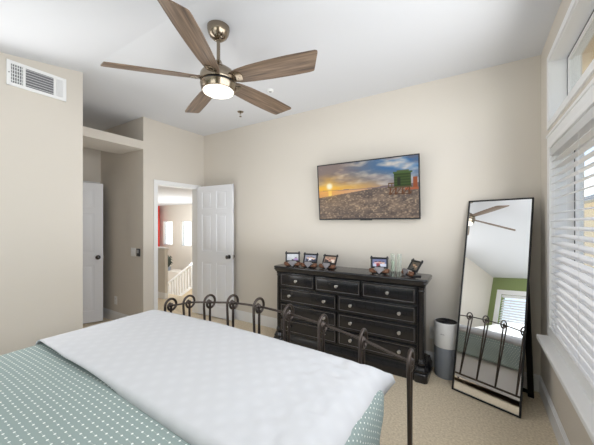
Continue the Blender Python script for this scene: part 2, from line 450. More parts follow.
def six_panel_door(name, label, hinge, free, h, z0=0.012):
    hx, hy = hinge; fx, fy = free
    L = math.hypot(fx-hx, fy-hy); a = math.atan2(fy-hy, fx-hx)
    rt = sroot(name, label, 'door', (hx, hy, z0)); rt.rotation_euler = (0, 0, a)
    T = 0.0175
    b = MB(); b.box(0.002, L-0.002, -T+0.006, T-0.006, 0.002, h-0.002)
    st, mid = 0.105*L/0.7, 0.09*L/0.7
    rails = [(0, 0.085), (0.41, 0.50), (0.78, 0.825), (0.955, 1.0)]
    for x0, x1 in ((0, st), (L/2-mid/2, L/2+mid/2), (L-st, L)): b.box(x0, x1, -T, T, 0, h, 0.003, 1)
    for r0, r1 in rails: b.box(0, L, -T+0.0002, T-0.0002, r0*h, r1*h, 0.003, 1)
    for x0, x1 in ((st, L/2-mid/2), (L/2+mid/2, L-st)):
        for i in range(3):
            za, zb = rails[i][1]*h, rails[i+1][0]*h
            b.box(x0+0.028, x1-0.028, -T+0.002, T-0.002, za+0.028, zb-0.028, 0.006, 2)
    b.build('door_leaf', M['door'], rt, angle=20)
    zk = 0.465*h
    for sgn in (-1, 1):
        k = MB()
        mt = Matrix.Translation((L-0.06, sgn*T, zk)) @ Matrix.Rotation(-sgn*PI/2, 4, 'X')
        k.lathe([(0.031, 0), (0.031, 0.004), (0.026, 0.008), (0.011, 0.011), (0.010, 0.03), (0.020, 0.036), (0.027, 0.046), (0.027, 0.050), (0.018, 0.056), (0.0, 0.058)], seg=20, mtx=mt)
        kk = k.build('door_knob', M['knob_dark'], rt)
    p = MB().box(L-0.0005, L+0.0015, -0.012, 0.012, zk-0.03, zk+0.03).box(L, L+0.010, -0.006, 0.006, zk-0.009, zk+0.009, 0.002, 1)
    p.build('latch', M['knob'], rt)
    hg = MB()
    for z in (0.2, 1.0, 1.75): hg.lathe([(0.007, z), (0.007, z+0.09)], c=(-0.006, 0.013, 0), seg=10)
    hg.build('hinges', M['knob'], rt)
    return rt
M['knob_dark'] = mat('satin_dark_nickel', rgb(92, 90, 90), 0.25, 0.95)
six_panel_door('door_1', 'white six panel door standing open against the back wall', (-3.675, 2.968), (-2.958, 3.002), 1.965)
six_panel_door('door_2', 'white six panel door ajar in the alcove at left', (-4.832, 1.352), (-4.555, 2.015), 1.965)

# ------------------------------------------------------------------ windows on the right wall
def frame_rect_x(b, x0, x1, y0, y1, z0, z1, wdt):
    b.box(x0, x1, y0, y0+wdt, z0, z1); b.box(x0, x1, y1-wdt, y1, z0, z1)
    b.box(x0, x1, y0+wdt, y1-wdt, z0, z0+wdt); b.box(x0, x1, y0+wdt, y1-wdt, z1-wdt, z1)
win = sroot('window_1', 'tall white cased window with slatted blind on the right wall', 'window', (XR, 1.5, W1[2]))
b = MB()
y0, y1, z0, z1 = W1
frame_rect_x(b, XR-0.012, XR+0.002, y0-0.075, y1+0.075, z0-0.0, z1+0.095, 0.0755)
b.box(XR-0.018, XR, y0-0.085, y1+0.085, z1+0.085, z1+0.105, 0.004)
b.box(XR-0.014, XR, y0-0.075, y1+0.075, z1+0.0, z1+0.03, 0.004)
b.build('casing', M['white'], win, world=True)
b = MB(); frame_rect_x(b, XR, 0.60, y0, y1, z0, z1, 0.008); b.build('jamb', M['white'], win, world=True)
b = MB(); frame_rect_x(b, 0.575, 0.612, y0+0.008, y1-0.008, z0+0.008, z1-0.008, 0.045)
b.box(0.575, 0.612, 1.44, 1.50, z0, z1); b.build('sash', M['white'], win, world=True)
b = MB(); b.box(0.570, 0.573, y1-0.047, y1-0.041, z0+0.01, z1-0.01); b.build('dark_frame_strip', M['sashdark'], win, world=True)  # dark strip: shade of the frame stile against daylight, put into the colour
MB().box(0.59, 0.596, y0+0.05, y1-0.05, z0+0.05, z1-0.05).build('glass_pane', M['pane'], win, world=True)
b = MB(); b.box(0.38, XR+0.13, 0.12, 2.735, z0-0.028, z0+0.003, 0.007, 3); b.box(XR-0.016, XR, 0.2, 2.72, z0-0.085, z0-0.028, 0.003)
b.build('window_sill', M['white'], win, world=True)

win2 = sroot('window_2', 'narrow high clerestory window above the blind', 'window', (XR, 1.5, W2[2]))
b = MB(); y0, y1, z0, z1 = W2
frame_rect_x(b, XR-0.012, XR+0.002, y0-0.04, y1+0.045, z0-0.04, z1+0.045, 0.0455)
b.build('casing', M['white'], win2, world=True)
b = MB(); frame_rect_x(b, XR, 0.62, y0, y1, z0, z1, 0.006); b.build('jamb', M['white'], win2, world=True)
b = MB(); frame_rect_x(b, 0.552, 0.572, y0+0.006, y1-0.006, z0+0.006, z1-0.006, 0.028); b.build('sash', M['white'], win2, world=True)
b = MB(); frame_rect_x(b, 0.550, 0.560, y0+0.001, y1-0.001, z0+0.001, z1-0.001, 0.012); b.build('dark_frame_strip', M['sashdark'], win2, world=True)
MB().box(0.560, 0.565, y0+0.036, y1-0.036, z0+0.036, z1-0.036).build('glass_pane', M['pane'], win2, world=True)

def blind(name, label, loc, length, height, along, tilt, pitch=0.056, sw=0.0635, facing=1):
    """root at bottom centre; local x = along the slats, local y = into the room side is -y"""
    rt = thing(name, label, 'window blind', loc); rt.rotation_euler = (0, 0, along)
    L2 = length/2
    MB().box(-L2, L2, -0.032, 0.03, height-0.055, height, 0.004).build('head_rail', M['blind'], rt)
    MB().box(-L2, L2, -0.027, 0.027, 0.004, 0.022, 0.004).build('bottom_rail', M['blind'], rt)
    s = MB(); n = int((height-0.085)/pitch)
    for i in range(n):
        z = 0.05 + i*pitch
        s.box(-L2+0.004, L2-0.004, -sw/2, sw/2, -0.0016, 0.0016, mtx=Matrix.Translation((0, 0, z)) @ Matrix.Rotation(tilt, 4, 'X'))
    s.build('slats', M['blind'], rt)
    c = MB()
    k = max(2, int(length/0.55))
    for i in range(k+1):
        x = -L2+0.12 + i*(length-0.24)/k
        for y in (-0.03, 0.03): c.tube([(x, y, 0.02), (x, y, height-0.03)], 0.0012, 5)
    c.build('ladder_cords', M['blind'], rt)
    w = MB(); w.tube([(L2-0.22, -0.038, height-0.05), (L2-0.22, -0.040, 0.25)], 0.004, 8); w.build('tilt_wand', M['blind'], rt)
    return rt
# the slats run along Y; local -y must look into the room (-X)
blind('window_blind', 'white slatted blind in the big window on the right wall', (0.484, (W1[0]+W1[1])/2, W1[2]+0.004), W1[1]-W1[0]-0.02, W1[3]-W1[2]-0.012, R(-90), R(15), pitch=0.0525)

# rear window seen in the mirror
win3 = sroot('window_3', 'white cased window in the green wall, seen in the mirror', 'window', ((W3[0]+W3[1])/2, YF, W3[2]))
b = MB(); x0, x1, z0, z1 = W3
for a in ((x0-0.1, x0, z0-0.1, z1+0.1), (x1, x1+0.1, z0-0.1, z1+0.1), (x0, x1, z0-0.1, z0), (x0, x1, z1, z1+0.1)):
    b.box(a[0], a[1], YF, YF+0.018, a[2], a[3])
b.build('casing', M['white'], win3, world=True)
MB().box(x0, x1, YF-0.075, YF-0.07, z0, z1).build('glass_pane', M['pane'], win3, world=True)
blind('window_blind', 'white slatted blind in the green wall, seen only in the mirror', ((W3[0]+W3[1])/2, YF-0.033, W3[2]+0.003), W3[1]-W3[0]-0.02, W3[3]-W3[2]-0.01, R(180), R(52))

# outside: own eave, neighbouring house, ground
struct(MB().box(0.63, 1.02, -1.5, 6.5, 2.66, 2.74).build('trim_4', M['stucco']), 'tan roof eave outside the clerestory window', 'eave')
nb = thing('house', 'tan stucco neighbouring house outside the window', 'house', (4.6, 8.0, -3.0))
MB().box(-1.4, 1.4, -8, 9, 0, 5.1).build('wall', M['stucco'], nb)
MB().prism([(-1.8, 5.1), (1.8, 5.1), (0, 5.8)], 'y', -8.4, 9.4).build('roof', M['asphalt'], nb)
struct(MB().box(0.8, 20, -14, 26, -3.2, -3.0).build('ground', M['asphalt']), 'pale ground outside', 'ground')

# ------------------------------------------------------------------ stair hall beyond the doorway
HY2 = 6.31; HZ = 2.075
w = MB()
hw = [(-9.75, -9.19), (-8.71, -8.16)]; hz0, hz1 = 0.64, 1.505
xs = [-11.2, hw[0][0], hw[0][1], hw[1][0], hw[1][1], -3.7]
for i in (0, 2, 4): w.box(xs[i], xs[i+1], HY2, HY2+0.14, -1.6, HZ+0.4)
for a, b_ in hw: w.box(a, b_, HY2, HY2+0.14, -1.6, hz0); w.box(a, b_, HY2, HY2+0.14, hz1, HZ+0.4)
struct(w.build('wall_hall_far', M['wall']), 'beige stair hall wall with two small windows', 'wall')
w = MB(); w.box(-3.82, -3.70, YB+0.12, HY2, -1.6, HZ+0.4); w.box(-11.2, -11.08, YS+0.085, HY2, -1.6, HZ+0.4); w.box(-11.2, XN-0.12, YS, YS+0.085, -1.6, HZ+0.4)
struct(w.build('wall_hall_side', M['wall']), 'beige side walls of the stair hall', 'wall')
struct(MB().box(-11.2, -3.82, YS+0.085, HY2+0.1, HZ, HZ+0.1).build('ceiling_hall', M['ceil']), 'white stair hall ceiling', 'ceiling')
struct(MB().box(-11.2, -3.70, 3.52, HY2+0.1, -1.7, -1.6).box(-11.2, -5.7, YS, 3.52, -1.7, -1.6).build('floor_hall', M['carpet']), 'carpeted lower stair landing', 'floor')
for i, (a, b_) in enumerate(hw):
    wr = sroot('window_%d' % (4+i), ['left small bright window in the stair hall', 'right small bright window in the stair hall'][i], 'window', ((a+b_)/2, HY2, hz0))
    f = MB()
    f.box(a, b_, HY2+0.05, HY2+0.09, hz0, hz0+0.025); f.box(a, b_, HY2+0.05, HY2+0.09, hz1-0.025, hz1)
    f.box(a, a+0.025, HY2+0.05, HY2+0.09, hz0, hz1); f.box(b_-0.025, b_, HY2+0.05, HY2+0.09, hz0, hz1)
    f.build('window_frame', M['white'], wr, world=True)
    MB().box(a, b_, HY2+0.066, HY2+0.070, hz0, hz1).build('glass_pane', M['pane'], wr, world=True)
w = MB(); w.box(-5.68, -4.92, 3.22, 3.28, 0, 0.935)
struct(w.build('wall_hall_half', M['wall']), 'beige half wall just beyond the doorway', 'half wall')
w = MB(); w.box(-5.70, -4.90, 3.205, 3.295, 0.935, 0.96, 0.004); w.box(-5.70, -4.906, 3.206, 3.22, 0, 0.11); w.box(-4.92, -4.906, 3.22, 3.28, 0, 0.11)
struct(w.build('trim_5', M['white']), 'white cap and base of the hall half wall', 'trim')
# curtain
cm = MB(); pts = []
n = 40
ring = []
for i in range(n+1):
    x = -10.72 + 1.08*i/n
    ring.append((x, 6.10 + 0.035*math.sin(i*1.55)))
poly = ring + [(x, y+0.012) for x, y in ring[::-1]]
cm.prism(poly, 'z', 0.3, 2.05)
tag(cm.build('curtain', M['red'], angle=60), 'red curtain hanging left of the hall windows', 'curtain')
# stair with white balustrade, rising to the right
ST = 0.6
def zh(x): return 0.084 + (x + 7.12)*ST
st = thing('stair_balustrade', 'white sloping stair railing seen through the doorway', 'stair railing', (-7.12, 5.3, -0.54))
def slope_bar(y0, y1, x0, x1, dz0, dz1):
    return MB().prism([(x0, zh(x0)+dz0), (x1, zh(x1)+dz0), (x1, zh(x1)+dz1), (x0, zh(x0)+dz1)], 'y', y0, y1, 0.004)
slope_bar(5.265, 5.335, -8.5, -5.2, -0.035, 0.03).build('handrail', M['white'], st, world=True)
slope_bar(5.27, 5.33, -8.5, -5.2, -0.70, -0.62).build('bottom_rail', M['white'], st, world=True)
for i in range(26):
    x = -8.45 + i*0.125
    MB().box(x-0.021, x+0.021, 5.279, 5.321, zh(x)-0.64, zh(x)-0.02).build('baluster', M['white'], st, world=True)
MB().box(-8.58, -8.47, 5.245, 5.355, -1.6, zh(-8.5)+0.08, 0.006).build('newel_post', M['white'], st, world=True)
w = MB(); n = 14; x0 = -8.5
for i in range(n):
    xa = x0 + i*0.28
    zt = -1.6 + (i+1)*0.168
    if xa+0.28 > -3.85: break
    w.box(xa, xa+0.282, 5.34, 6.3, -1.6, zt)
struct(w.build('stair', M['carpet']), 'carpeted stair behind the white railing', 'stair')
struct(MB().prism([(-8.5, -1.6), (-5.2, -1.6), (-5.2, zh(-5.2)-0.68), (-8.5, zh(-8.5)-0.68)], 'y', 5.28, 5.34).build('trim_6', M['carpet']), 'carpeted side of the stair below the railing', 'stair side')
# ledge with a dark plant
struct(MB().box(-8.75, -7.75, 5.55, 5.95, -1.6, -0.1).build('wall_hall_ledge', M['wall']), 'beige ledge in the stair hall', 'ledge')
pl = thing('potted_plant', 'dark leafy plant on the ledge beyond the half wall', 'plant', (-8.42, 5.62, -0.1))
MB().lathe([(0.07, 0), (0.09, 0.1), (0.095, 0.12), (0.08, 0.12)], seg=18).build('pot', M['grey'], pl)
pm = MB()
for i in range(46):
    a = random.uniform(0, 2*PI); r = random.uniform(0.05, 0.2); h = random.uniform(0.2, 0.52)
    p0 = Vector((0.02*math.cos(a), 0.02*math.sin(a), 0.11)); p1 = Vector((r*0.6*math.cos(a), r*0.6*math.sin(a), h)); p2 = Vector((r*math.cos(a), r*math.sin(a), h*0.85))
    pm.tube([p0, p0.lerp(p1, 0.6), p1, p2], [0.004, 0.014, 0.02, 0.003], 5)
pm.build('foliage', M['plant'], pl)

# ------------------------------------------------------------------ air vent on the left wall
vt = thing('air_vent', 'white rectangular supply grille high on the left wall', 'vent', (XA, 0.88, 2.588))
def VB(): return MB()
b = VB(); Y0, Y1, Z0, Z1 = -0.192, 0.192, -0.099, 0.099
b.box(0, 0.010, Y0, Y1, Z1-0.026, Z1, 0.002, 1); b.box(0, 0.010, Y0, Y1, Z0, Z0+0.026, 0.002, 1)
b.box(0, 0.0098, Y0, Y0+0.026, Z0, Z1, 0.002, 1); b.box(0, 0.0098, Y1-0.026, Y1, Z0, Z1, 0.002, 1)
b.box(0, 0.0095, -0.096, -0.080, Z0+0.02, Z1-0.02); b.box(0, 0.0095, 0.102, 0.116, Z0+0.02, Z1-0.02)
b.build('frame', M['vent'], vt)
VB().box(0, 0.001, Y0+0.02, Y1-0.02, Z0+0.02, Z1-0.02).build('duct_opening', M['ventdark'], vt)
b = VB()
for i in range(7):
    z = Z0+0.036 + i*0.0212
    b.box(-0.007, 0.007, -0.080, 0.102, -0.0012, 0.0012, mtx=Matrix.Translation((0.0078, 0, z)) @ Matrix.Rotation(R(25), 4, 'Y'))
for ya, yb, n_, tw in ((-0.166, -0.096, 5, 0), (0.116, 0.166, 5, R(52))):
    for i in range(n_):
        y = ya + (i+0.5)*(yb-ya)/n_
        b.box(-0.006, 0.006, -0.0018, 0.0018, Z0+0.024, Z1-0.024, mtx=Matrix.Translation((0.006, y, 0)) @ Matrix.Rotation(-tw, 4, 'Z'))
    for i in range(5):
        z = Z0+0.045 + i*0.027
        b.box(0.002, 0.0085, ya, yb, z-0.0022, z+0.0022)
b.build('louvers', M['vent'], vt)
MB().lathe([(0.004, 0), (0.004, 0.003), (0, 0.004)], seg=10, mtx=Matrix.Translation((0.010, -0.178, 0)) @ Matrix.Rotation(PI/2, 4, 'Y')).build('screw', M['ventdark'], vt)

# ------------------------------------------------------------------ switch, thermostat, outlets
sw = thing('light_switch', 'white double wall switch in the alcove', 'switch', (-3.935, YS, 1.02))
MB().box(-0.058, 0.058, -0.006, 0, -0.058, 0.058, 0.003).build('switch_plate', M['plastic'], sw)
for x in (-0.023, 0.023): MB().box(x-0.015, x+0.015, -0.010, -0.005, -0.032, 0.032, 0.002).build('rocker', M['white'], sw)
rm = thing('wall_remote', 'small black remote holder beside the white switch', 'remote', (-3.802, YS, 1.022))
MB().box(-0.034, 0.034, -0.018, 0, -0.052, 0.05, 0.006).build('holder', M['dark'], rm)
MB().box(-0.022, 0.022, -0.022, -0.017, -0.01, 0.035, 0.002).build('button_pad', M['greymark'], rm)
def outlet(name, label, loc):
    o = thing(name, label, 'outlet', loc)
    MB().box(-0.036, 0.036, -0.006, 0, -0.06, 0.06, 0.003).build('cover_plate', M['plastic'], o)
    for z in (-0.021, 0.021):
        k = MB().stack(-0.016, 0.016, -0.014, 0.014, [(0, 0, 0.01), (0, 0.003, 0.01)], mtx=Matrix.Translation((0, -0.005, z)) @ Matrix.Rotation(PI/2, 4, 'X')).build('receptacle', M['white'], o)
        MB().box(-0.008, -0.005, -0.0085, -0.0075, z-0.004, z+0.006).box(0.005, 0.008, -0.0085, -0.0075, z-0.004, z+0.006).build('slots', M['dark'], k)
    return o
outlet('wall_outlet', 'white outlet low on the alcove wall', (-4.40, YS, 0.30))
oo = outlet('wall_outlet', 'white outlet on the back wall between dresser and air purifier', (-0.352, YB, 0.33))
# purifier plug and cord
pc = thing('power_plug', 'white plug in the outlet beside the dresser, its cord hanging down', 'plug', (-0.352, YB-0.0085, 0.351))
MB().box(-0.014, 0.014, -0.03, 0, -0.014, 0.014, 0.004).build('plug_body', M['plastic'], pc)
MB().tube([(0, -0.028, -0.002), (0, -0.036, -0.03), (0, -0.028, -0.12), (0.001, -0.026, -0.24), (0.003, -0.026, -0.345)], 0.003, 8).build('cord', M['plastic'], pc)

# ------------------------------------------------------------------ ceiling fan
FX, FY = -1.565, 1.441
fan = thing('ceiling_fan', 'five blade ceiling fan with wooden blades and lit round lamp', 'ceiling fan', (FX, FY, ZC))
MB().lathe([(0.078, 0), (0.079, -0.014), (0.074, -0.04), (0.060, -0.068), (0.036, -0.088), (0.020, -0.093), (0, -0.093)][::-1], seg=36).build('canopy', M['nickel'], fan)
MB().lathe([(0.0125, -0.30), (0.0125, -0.07)], seg=16).build('downrod', M['nickel'], fan)
MB().lathe([(0, -0.402), (0.112, -0.402), (0.124, -0.396), (0.130, -0.375), (0.125, -0.345), (0.106, -0.318), (0.072, -0.294), (0.040, -0.278), (0.028, -0.258), (0.020, -0.240), (0, -0.240)], seg=44).build('motor_housing', M['nickel'], fan)
MB().lathe([(0.0, -0.412), (0.117, -0.412), (0.118, -0.40), (0.0, -0.40)], seg=44).build('shadow_ring', M['dark'], fan)
MB().lathe([(0.0, -0.458), (0.108, -0.458), (0.116, -0.454), (0.123, -0.434), (0.127, -0.415), (0.124, -0.410), (0, -0.410)], seg=44).build('lamp_ring', M['nickel'], fan)
MB().lathe([(0.0, -0.481), (0.06, -0.480), (0.092, -0.475), (0.104, -0.468), (0.107, -0.461), (0.107, -0.456), (0, -0.456)], seg=44).build('lamp_diffuser', M['lamp'], fan)
ZBL = 2.435 - ZC
for k in range(5):
    a = R(12.04 + 72*k)
    b = MB()
    # outline in local x (length) / y (width): leading edge bowed, tip cut on a slant
    up = [(0.105, 0.040), (0.16, 0.060), (0.25, 0.070), (0.40, 0.079), (0.55, 0.083), (0.66, 0.082), (0.690, 0.078), (0.698, 0.070)]
    dn = [(0.752, -0.052), (0.752, -0.064), (0.740, -0.071), (0.55, -0.076), (0.40, -0.074), (0.25, -0.066), (0.16, -0.054), (0.105, -0.036)]
    b.prism(up + dn, 'z', -0.004, 0.004, 0.0015)
    bl = b.build('blade', M['wood'], fan)
    bl.matrix_local = Matrix.Translation((0, 0, ZBL)) @ Matrix.Rotation(a, 4, 'Z') @ Matrix.Rotation(R(-17), 4, 'X')
    i_ = MB()
    i_.prism([(0.075, -0.022), (0.12, -0.026), (0.155, -0.042), (0.185, -0.036), (0.196, 0.0), (0.185, 0.036), (0.155, 0.042), (0.12, 0.026), (0.075, 0.022)], 'z', -0.0085, -0.0045, 0.001)
    i_.prism([(0.065, -0.02), (0.14, -0.012), (0.14, 0.012), (0.065, 0.02)], 'z', 0.0, 0.013, 0.002)
    for sx_, sy_ in ((0.155, 0.02), (0.155, -0.02), (0.18, 0)): i_.sphere((sx_, sy_, -0.0085), 0.005, (1, 1, 0.5), 1)
    i_.build('blade_bracket', M['nickel'], bl)

# ceiling sprinklers
sp = thing('sprinkler', 'small pendent sprinkler head near the doorway wall', 'sprinkler', (-2.506, 2.67, ZC))
MB().lathe([(0, -0.012), (0.02, -0.012), (0.036, -0.006), (0.04, 0)], seg=24).build('escutcheon', M['nickel'], sp)
MB().tube([(0, 0, -0.008), (0, 0, -0.03)], 0.008, 10).tube([(0.007, 0, -0.026), (0.010, 0, -0.044), (0.0, 0, -0.06)], 0.0022, 6).tube([(-0.007, 0, -0.026), (-0.010, 0, -0.044), (0.0, 0, -0.06)], 0.0022, 6).lathe([(0, -0.064), (0.016, -0.063), (0.016, -0.060), (0, -0.060)], seg=14).build('deflector', M['nickel'], sp)
sp = thing('smoke_detector', 'small round white detector disc right of the fan', 'smoke detector', (-1.83, 2.40, ZC))
MB().lathe([(0, -0.022), (0.026, -0.022), (0.034, -0.014), (0.036, 0)], seg=28).build('cover', M['plastic'], sp)
MB().lathe([(0, -0.026), (0.014, -0.025), (0.016, -0.021), (0, -0.021)], seg=18).build('sensor_cap', M['greymark'], sp)

# ------------------------------------------------------------------ dresser
DX0, DX1, DYF, DYB = -2.0, -0.385, 2.735, 3.068
dr = thing('dresser', 'wide black nine drawer dresser with fluted corner columns', 'dresser', ((DX0+DX1)/2, (DYF+DYB)/2, 0))
MB().box(DX0+0.03, DX1-0.03, DYF+0.012, DYB, 0.10, 0.86).build('body', M['black'], dr, world=True)
b = MB(); b.stack(DX0, DX1, DYF, DYB-0.034, [(0.0, 0.838, 0.02), (0.004, 0.844, 0.02), (0.012, 0.850, 0.022), (0.016, 0.862, 0.024), (0.026, 0.872, 0.028), (0.026, 0.880, 0.04), (0.028, 0.884, 0.044), (0.031, 0.892, 0.046), (0.031, 0.902, 0.046), (0.026, 0.909, 0.044), (0.020, 0.910, 0.04)])
# keep the back flush with the wall
b.build('top', M['black'], dr, world=True, angle=50)
b = MB(); b.stack(DX0+0.012, DX1-0.012, DYF+0.004, DYB-0.03, [(0.012, 0.0, 0.01), (0.016, 0.004, 0.01), (0.016, 0.078, 0.01), (0.010, 0.088, 0.008), (0.010, 0.104, 0.008), (0.003, 0.114, 0.006), (0.001, 0.135, 0.005)])
for cx in (DX0+0.030, DX1-0.030):
    b.stack(cx-0.042, cx+0.042, DYF-0.016, DYF+0.07, [(0.014, 0.0, 0.03), (0.018, 0.006, 0.034), (0.018, 0.066, 0.034), (0.012, 0.076, 0.03), (0.004, 0.080, 0.026), (0.008, 0.090, 0.026), (0.008, 0.102, 0.026), (0.0, 0.112, 0.022), (-0.006, 0.134, 0.02)])
b.stack(DX1-0.072, DX1+0.012, DYF+0.05, DYB-0.03, [(0.018, 0.0, 0.01), (0.018, 0.066, 0.01), (0.008, 0.090, 0.01), (0.0, 0.13, 0.01)])
b.stack(DX0-0.012, DX0+0.072, DYF+0.05, DYB-0.03, [(0.018, 0.0, 0.01), (0.018, 0.066, 0.01), (0.008, 0.090, 0.01), (0.0, 0.13, 0.01)])
b.build('plinth', M['black'], dr, world=True, angle=50)
def flute(r, a, z): return r*(1 - (0.10*abs(math.sin(6*a)) if 0.20 < z < 0.78 else 0))
for cx in (DX0+0.030, DX1-0.030):
    prof = [(0.030, 0.13), (0.032, 0.145), (0.036, 0.15), (0.036, 0.165), (0.030, 0.172), (0.033, 0.182), (0.027, 0.19), (0.027, 0.201), (0.0275, 0.45), (0.026, 0.779), (0.026, 0.79), (0.031, 0.797), (0.031, 0.805), (0.027, 0.81), (0.032, 0.822), (0.034, 0.838)]
    MB().lathe(prof, c=(cx, DYF+0.026, 0), seg=48, mod=flute).build('column', M['black'], dr, world=True, angle=45)
def drawer(x0, x1, z0, z1, knobs):
    t = MB(); y = DYF
    t.box(x0, x1, y-0.004, y+0.014, z0, z1, 0.003)
    fr = 0.016
    for a in ((x0, x1, z0, z0+fr), (x0, x1, z1-fr, z1)): t.box(a[0], a[1], y-0.011, y, a[2], a[3], 0.004, 2)
    for a in ((x0, x0+fr), (x1-fr, x1)): t.box(a[0], a[1], y-0.011, y, z0, z1, 0.004, 2)
    t.box(x0+0.022, x1-0.022, y-0.009, y, z0+0.022, z1-0.022, 0.004, 2)
    d = t.build('drawer', M['black'], dr, world=True, angle=20)
    e_ = MB(); q = 0.0015
    for zz in (z0+fr+0.002, z1-fr-0.002): e_.box(x0+fr, x1-fr, y-0.0075, y-0.003, zz-q, zz+q)
    for xx in (x0+fr+0.002, x1-fr-0.002): e_.box(xx-q, xx+q, y-0.0075, y-0.003, z0+fr, z1-fr)
    for v in e_.bm.verts: v.co -= dr.location
    e_.build('edge_bead', M['blackedge'], d)
    for kx in knobs:
        k = MB().lathe([(0.012, 0), (0.010, 0.004), (0.006, 0.008), (0.006, 0.013), (0.014, 0.018), (0.0165, 0.024), (0.013, 0.031), (0.0, 0.034)], seg=20,
                       mtx=Matrix.Translation((kx-dr.location.x, y-0.009-dr.location.y, (z0+z1)/2)) @ Matrix.Rotation(PI/2, 4, 'X'))
        k.build('knob', M['knob'], d)
xl, xr = DX0+0.062, DX1-0.066
g = 0.008
c1, c2, cm_ = -1.482, -0.960, -1.219
for a, b_ in ((xl, c1-g), (c1+g, c2-g), (c2+g, xr)): drawer(a, b_, 0.680, 0.832, [(a+b_)/2])
for z0, z1 in ((0.502, 0.660), (0.326, 0.482), (0.156, 0.306)):
    for a, b_ in ((xl, cm_-g), (cm_+g, xr)):
        w_ = b_-a; drawer(a, b_, z0, z1, [a+0.19*w_, b_-0.19*w_])

# ------------------------------------------------------------------ picture frames and glasses on the dresser
def picture(nu, nv, x0, x1, z0, z1, y, fn):
    """flat printed sheet facing -y, colours from fn(u, v) in 0-255 sRGB"""
    me = bpy.data.meshes.new('picture'); vs_, fs = [], []
    for j in range(nv+1):
        for i in range(nu+1): vs_.append((x0+(x1-x0)*i/nu, y, z0+(z1-z0)*j/nv))
    for j in range(nv):
        for i in range(nu):
            a = j*(nu+1)+i; fs.append((a, a+1, a+nu+2, a+nu+1))
    me.from_pydata(vs_, [], fs)
    at = me.color_attributes.new('picture', 'FLOAT_COLOR', 'POINT')
    for j in range(nv+1):
        for i in range(nu+1):
            c = fn(i/nu, j/nv); at.data[j*(nu+1)+i].color = (lin(c[0]), lin(c[1]), lin(c[2]), 1)
    return me
def mixc(a, b, t):
    t = max(0, min(1, t)); return tuple(a[i]+(b[i]-a[i])*t for i in range(3))
def hash2(i, j):
    v = math.sin(i*127.1+j*311.7)*43758.5453; return v-math.floor(v)
def vnoise(x, y):
    i, j = math.floor(x), math.floor(y); fx, fy = x-i, y-j
    fx = fx*fx*(3-2*fx); fy = fy*fy*(3-2*fy)
    return (hash2(i, j)*(1-fx)+hash2(i+1, j)*fx)*(1-fy)+(hash2(i, j+1)*(1-fx)+hash2(i+1, j+1)*fx)*fy
def fbm(x, y):
    return 0.5*vnoise(x, y)+0.25*vnoise(2*x+7, 2*y+3)+0.125*vnoise(4*x+1, 4*y+9)+0.0625*vnoise(8*x, 8*y)
def group_photo(seed, bg, heads):
    def fn(u, v):
        c = mixc(bg, tuple(k*0.75 for k in bg), fbm(u*6+seed, v*6))
        for (hx, hy, r, skin, shirt) in heads:
            if abs(u-hx) < r*1.4 and v < hy-r*0.7 and (u-hx)**2 < (r*1.5)**2: c = shirt
            d = math.hypot((u-hx)*1.25, v-hy)
            if d < r: c = skin if v < hy+r*0.35 else (46, 34, 30)
        return c
    return fn
photos = [
    group_photo(1, (238, 240, 246), [(0.78, 0.34, 0.13, (190, 150, 190), (170, 140, 200))]),
    group_photo(2, (168, 170, 190), [(0.28, 0.55, 0.15, (232, 200, 184), (70, 74, 92)), (0.55, 0.62, 0.14, (222, 188, 170), (232, 230, 236)), (0.78, 0.48, 0.14, (236, 208, 190), (48, 50, 70))]),
    group_photo(3, (196, 164, 142), [(0.3, 0.62, 0.17, (226, 178, 156), (70, 60, 60)), (0.68, 0.64, 0.17, (214, 166, 146), (236, 220, 208)), (0.5, 0.36, 0.16, (206, 160, 140), (60, 56, 60))]),
    group_photo(4, (120, 126, 168), [(0.26, 0.5, 0.16, (226, 180, 186), (200, 204, 226)), (0.52, 0.56, 0.16, (214, 160, 150), (150, 60, 70)), (0.77, 0.5, 0.15, (224, 190, 178), (214, 218, 236))]),
    group_photo(5, (98, 88, 76), [(0.4, 0.6, 0.2, (196, 156, 120), (64, 58, 54)), (0.68, 0.48, 0.18, (206, 172, 140), (120, 104, 84))]),
]
FW, FH = 0.152, 0.098
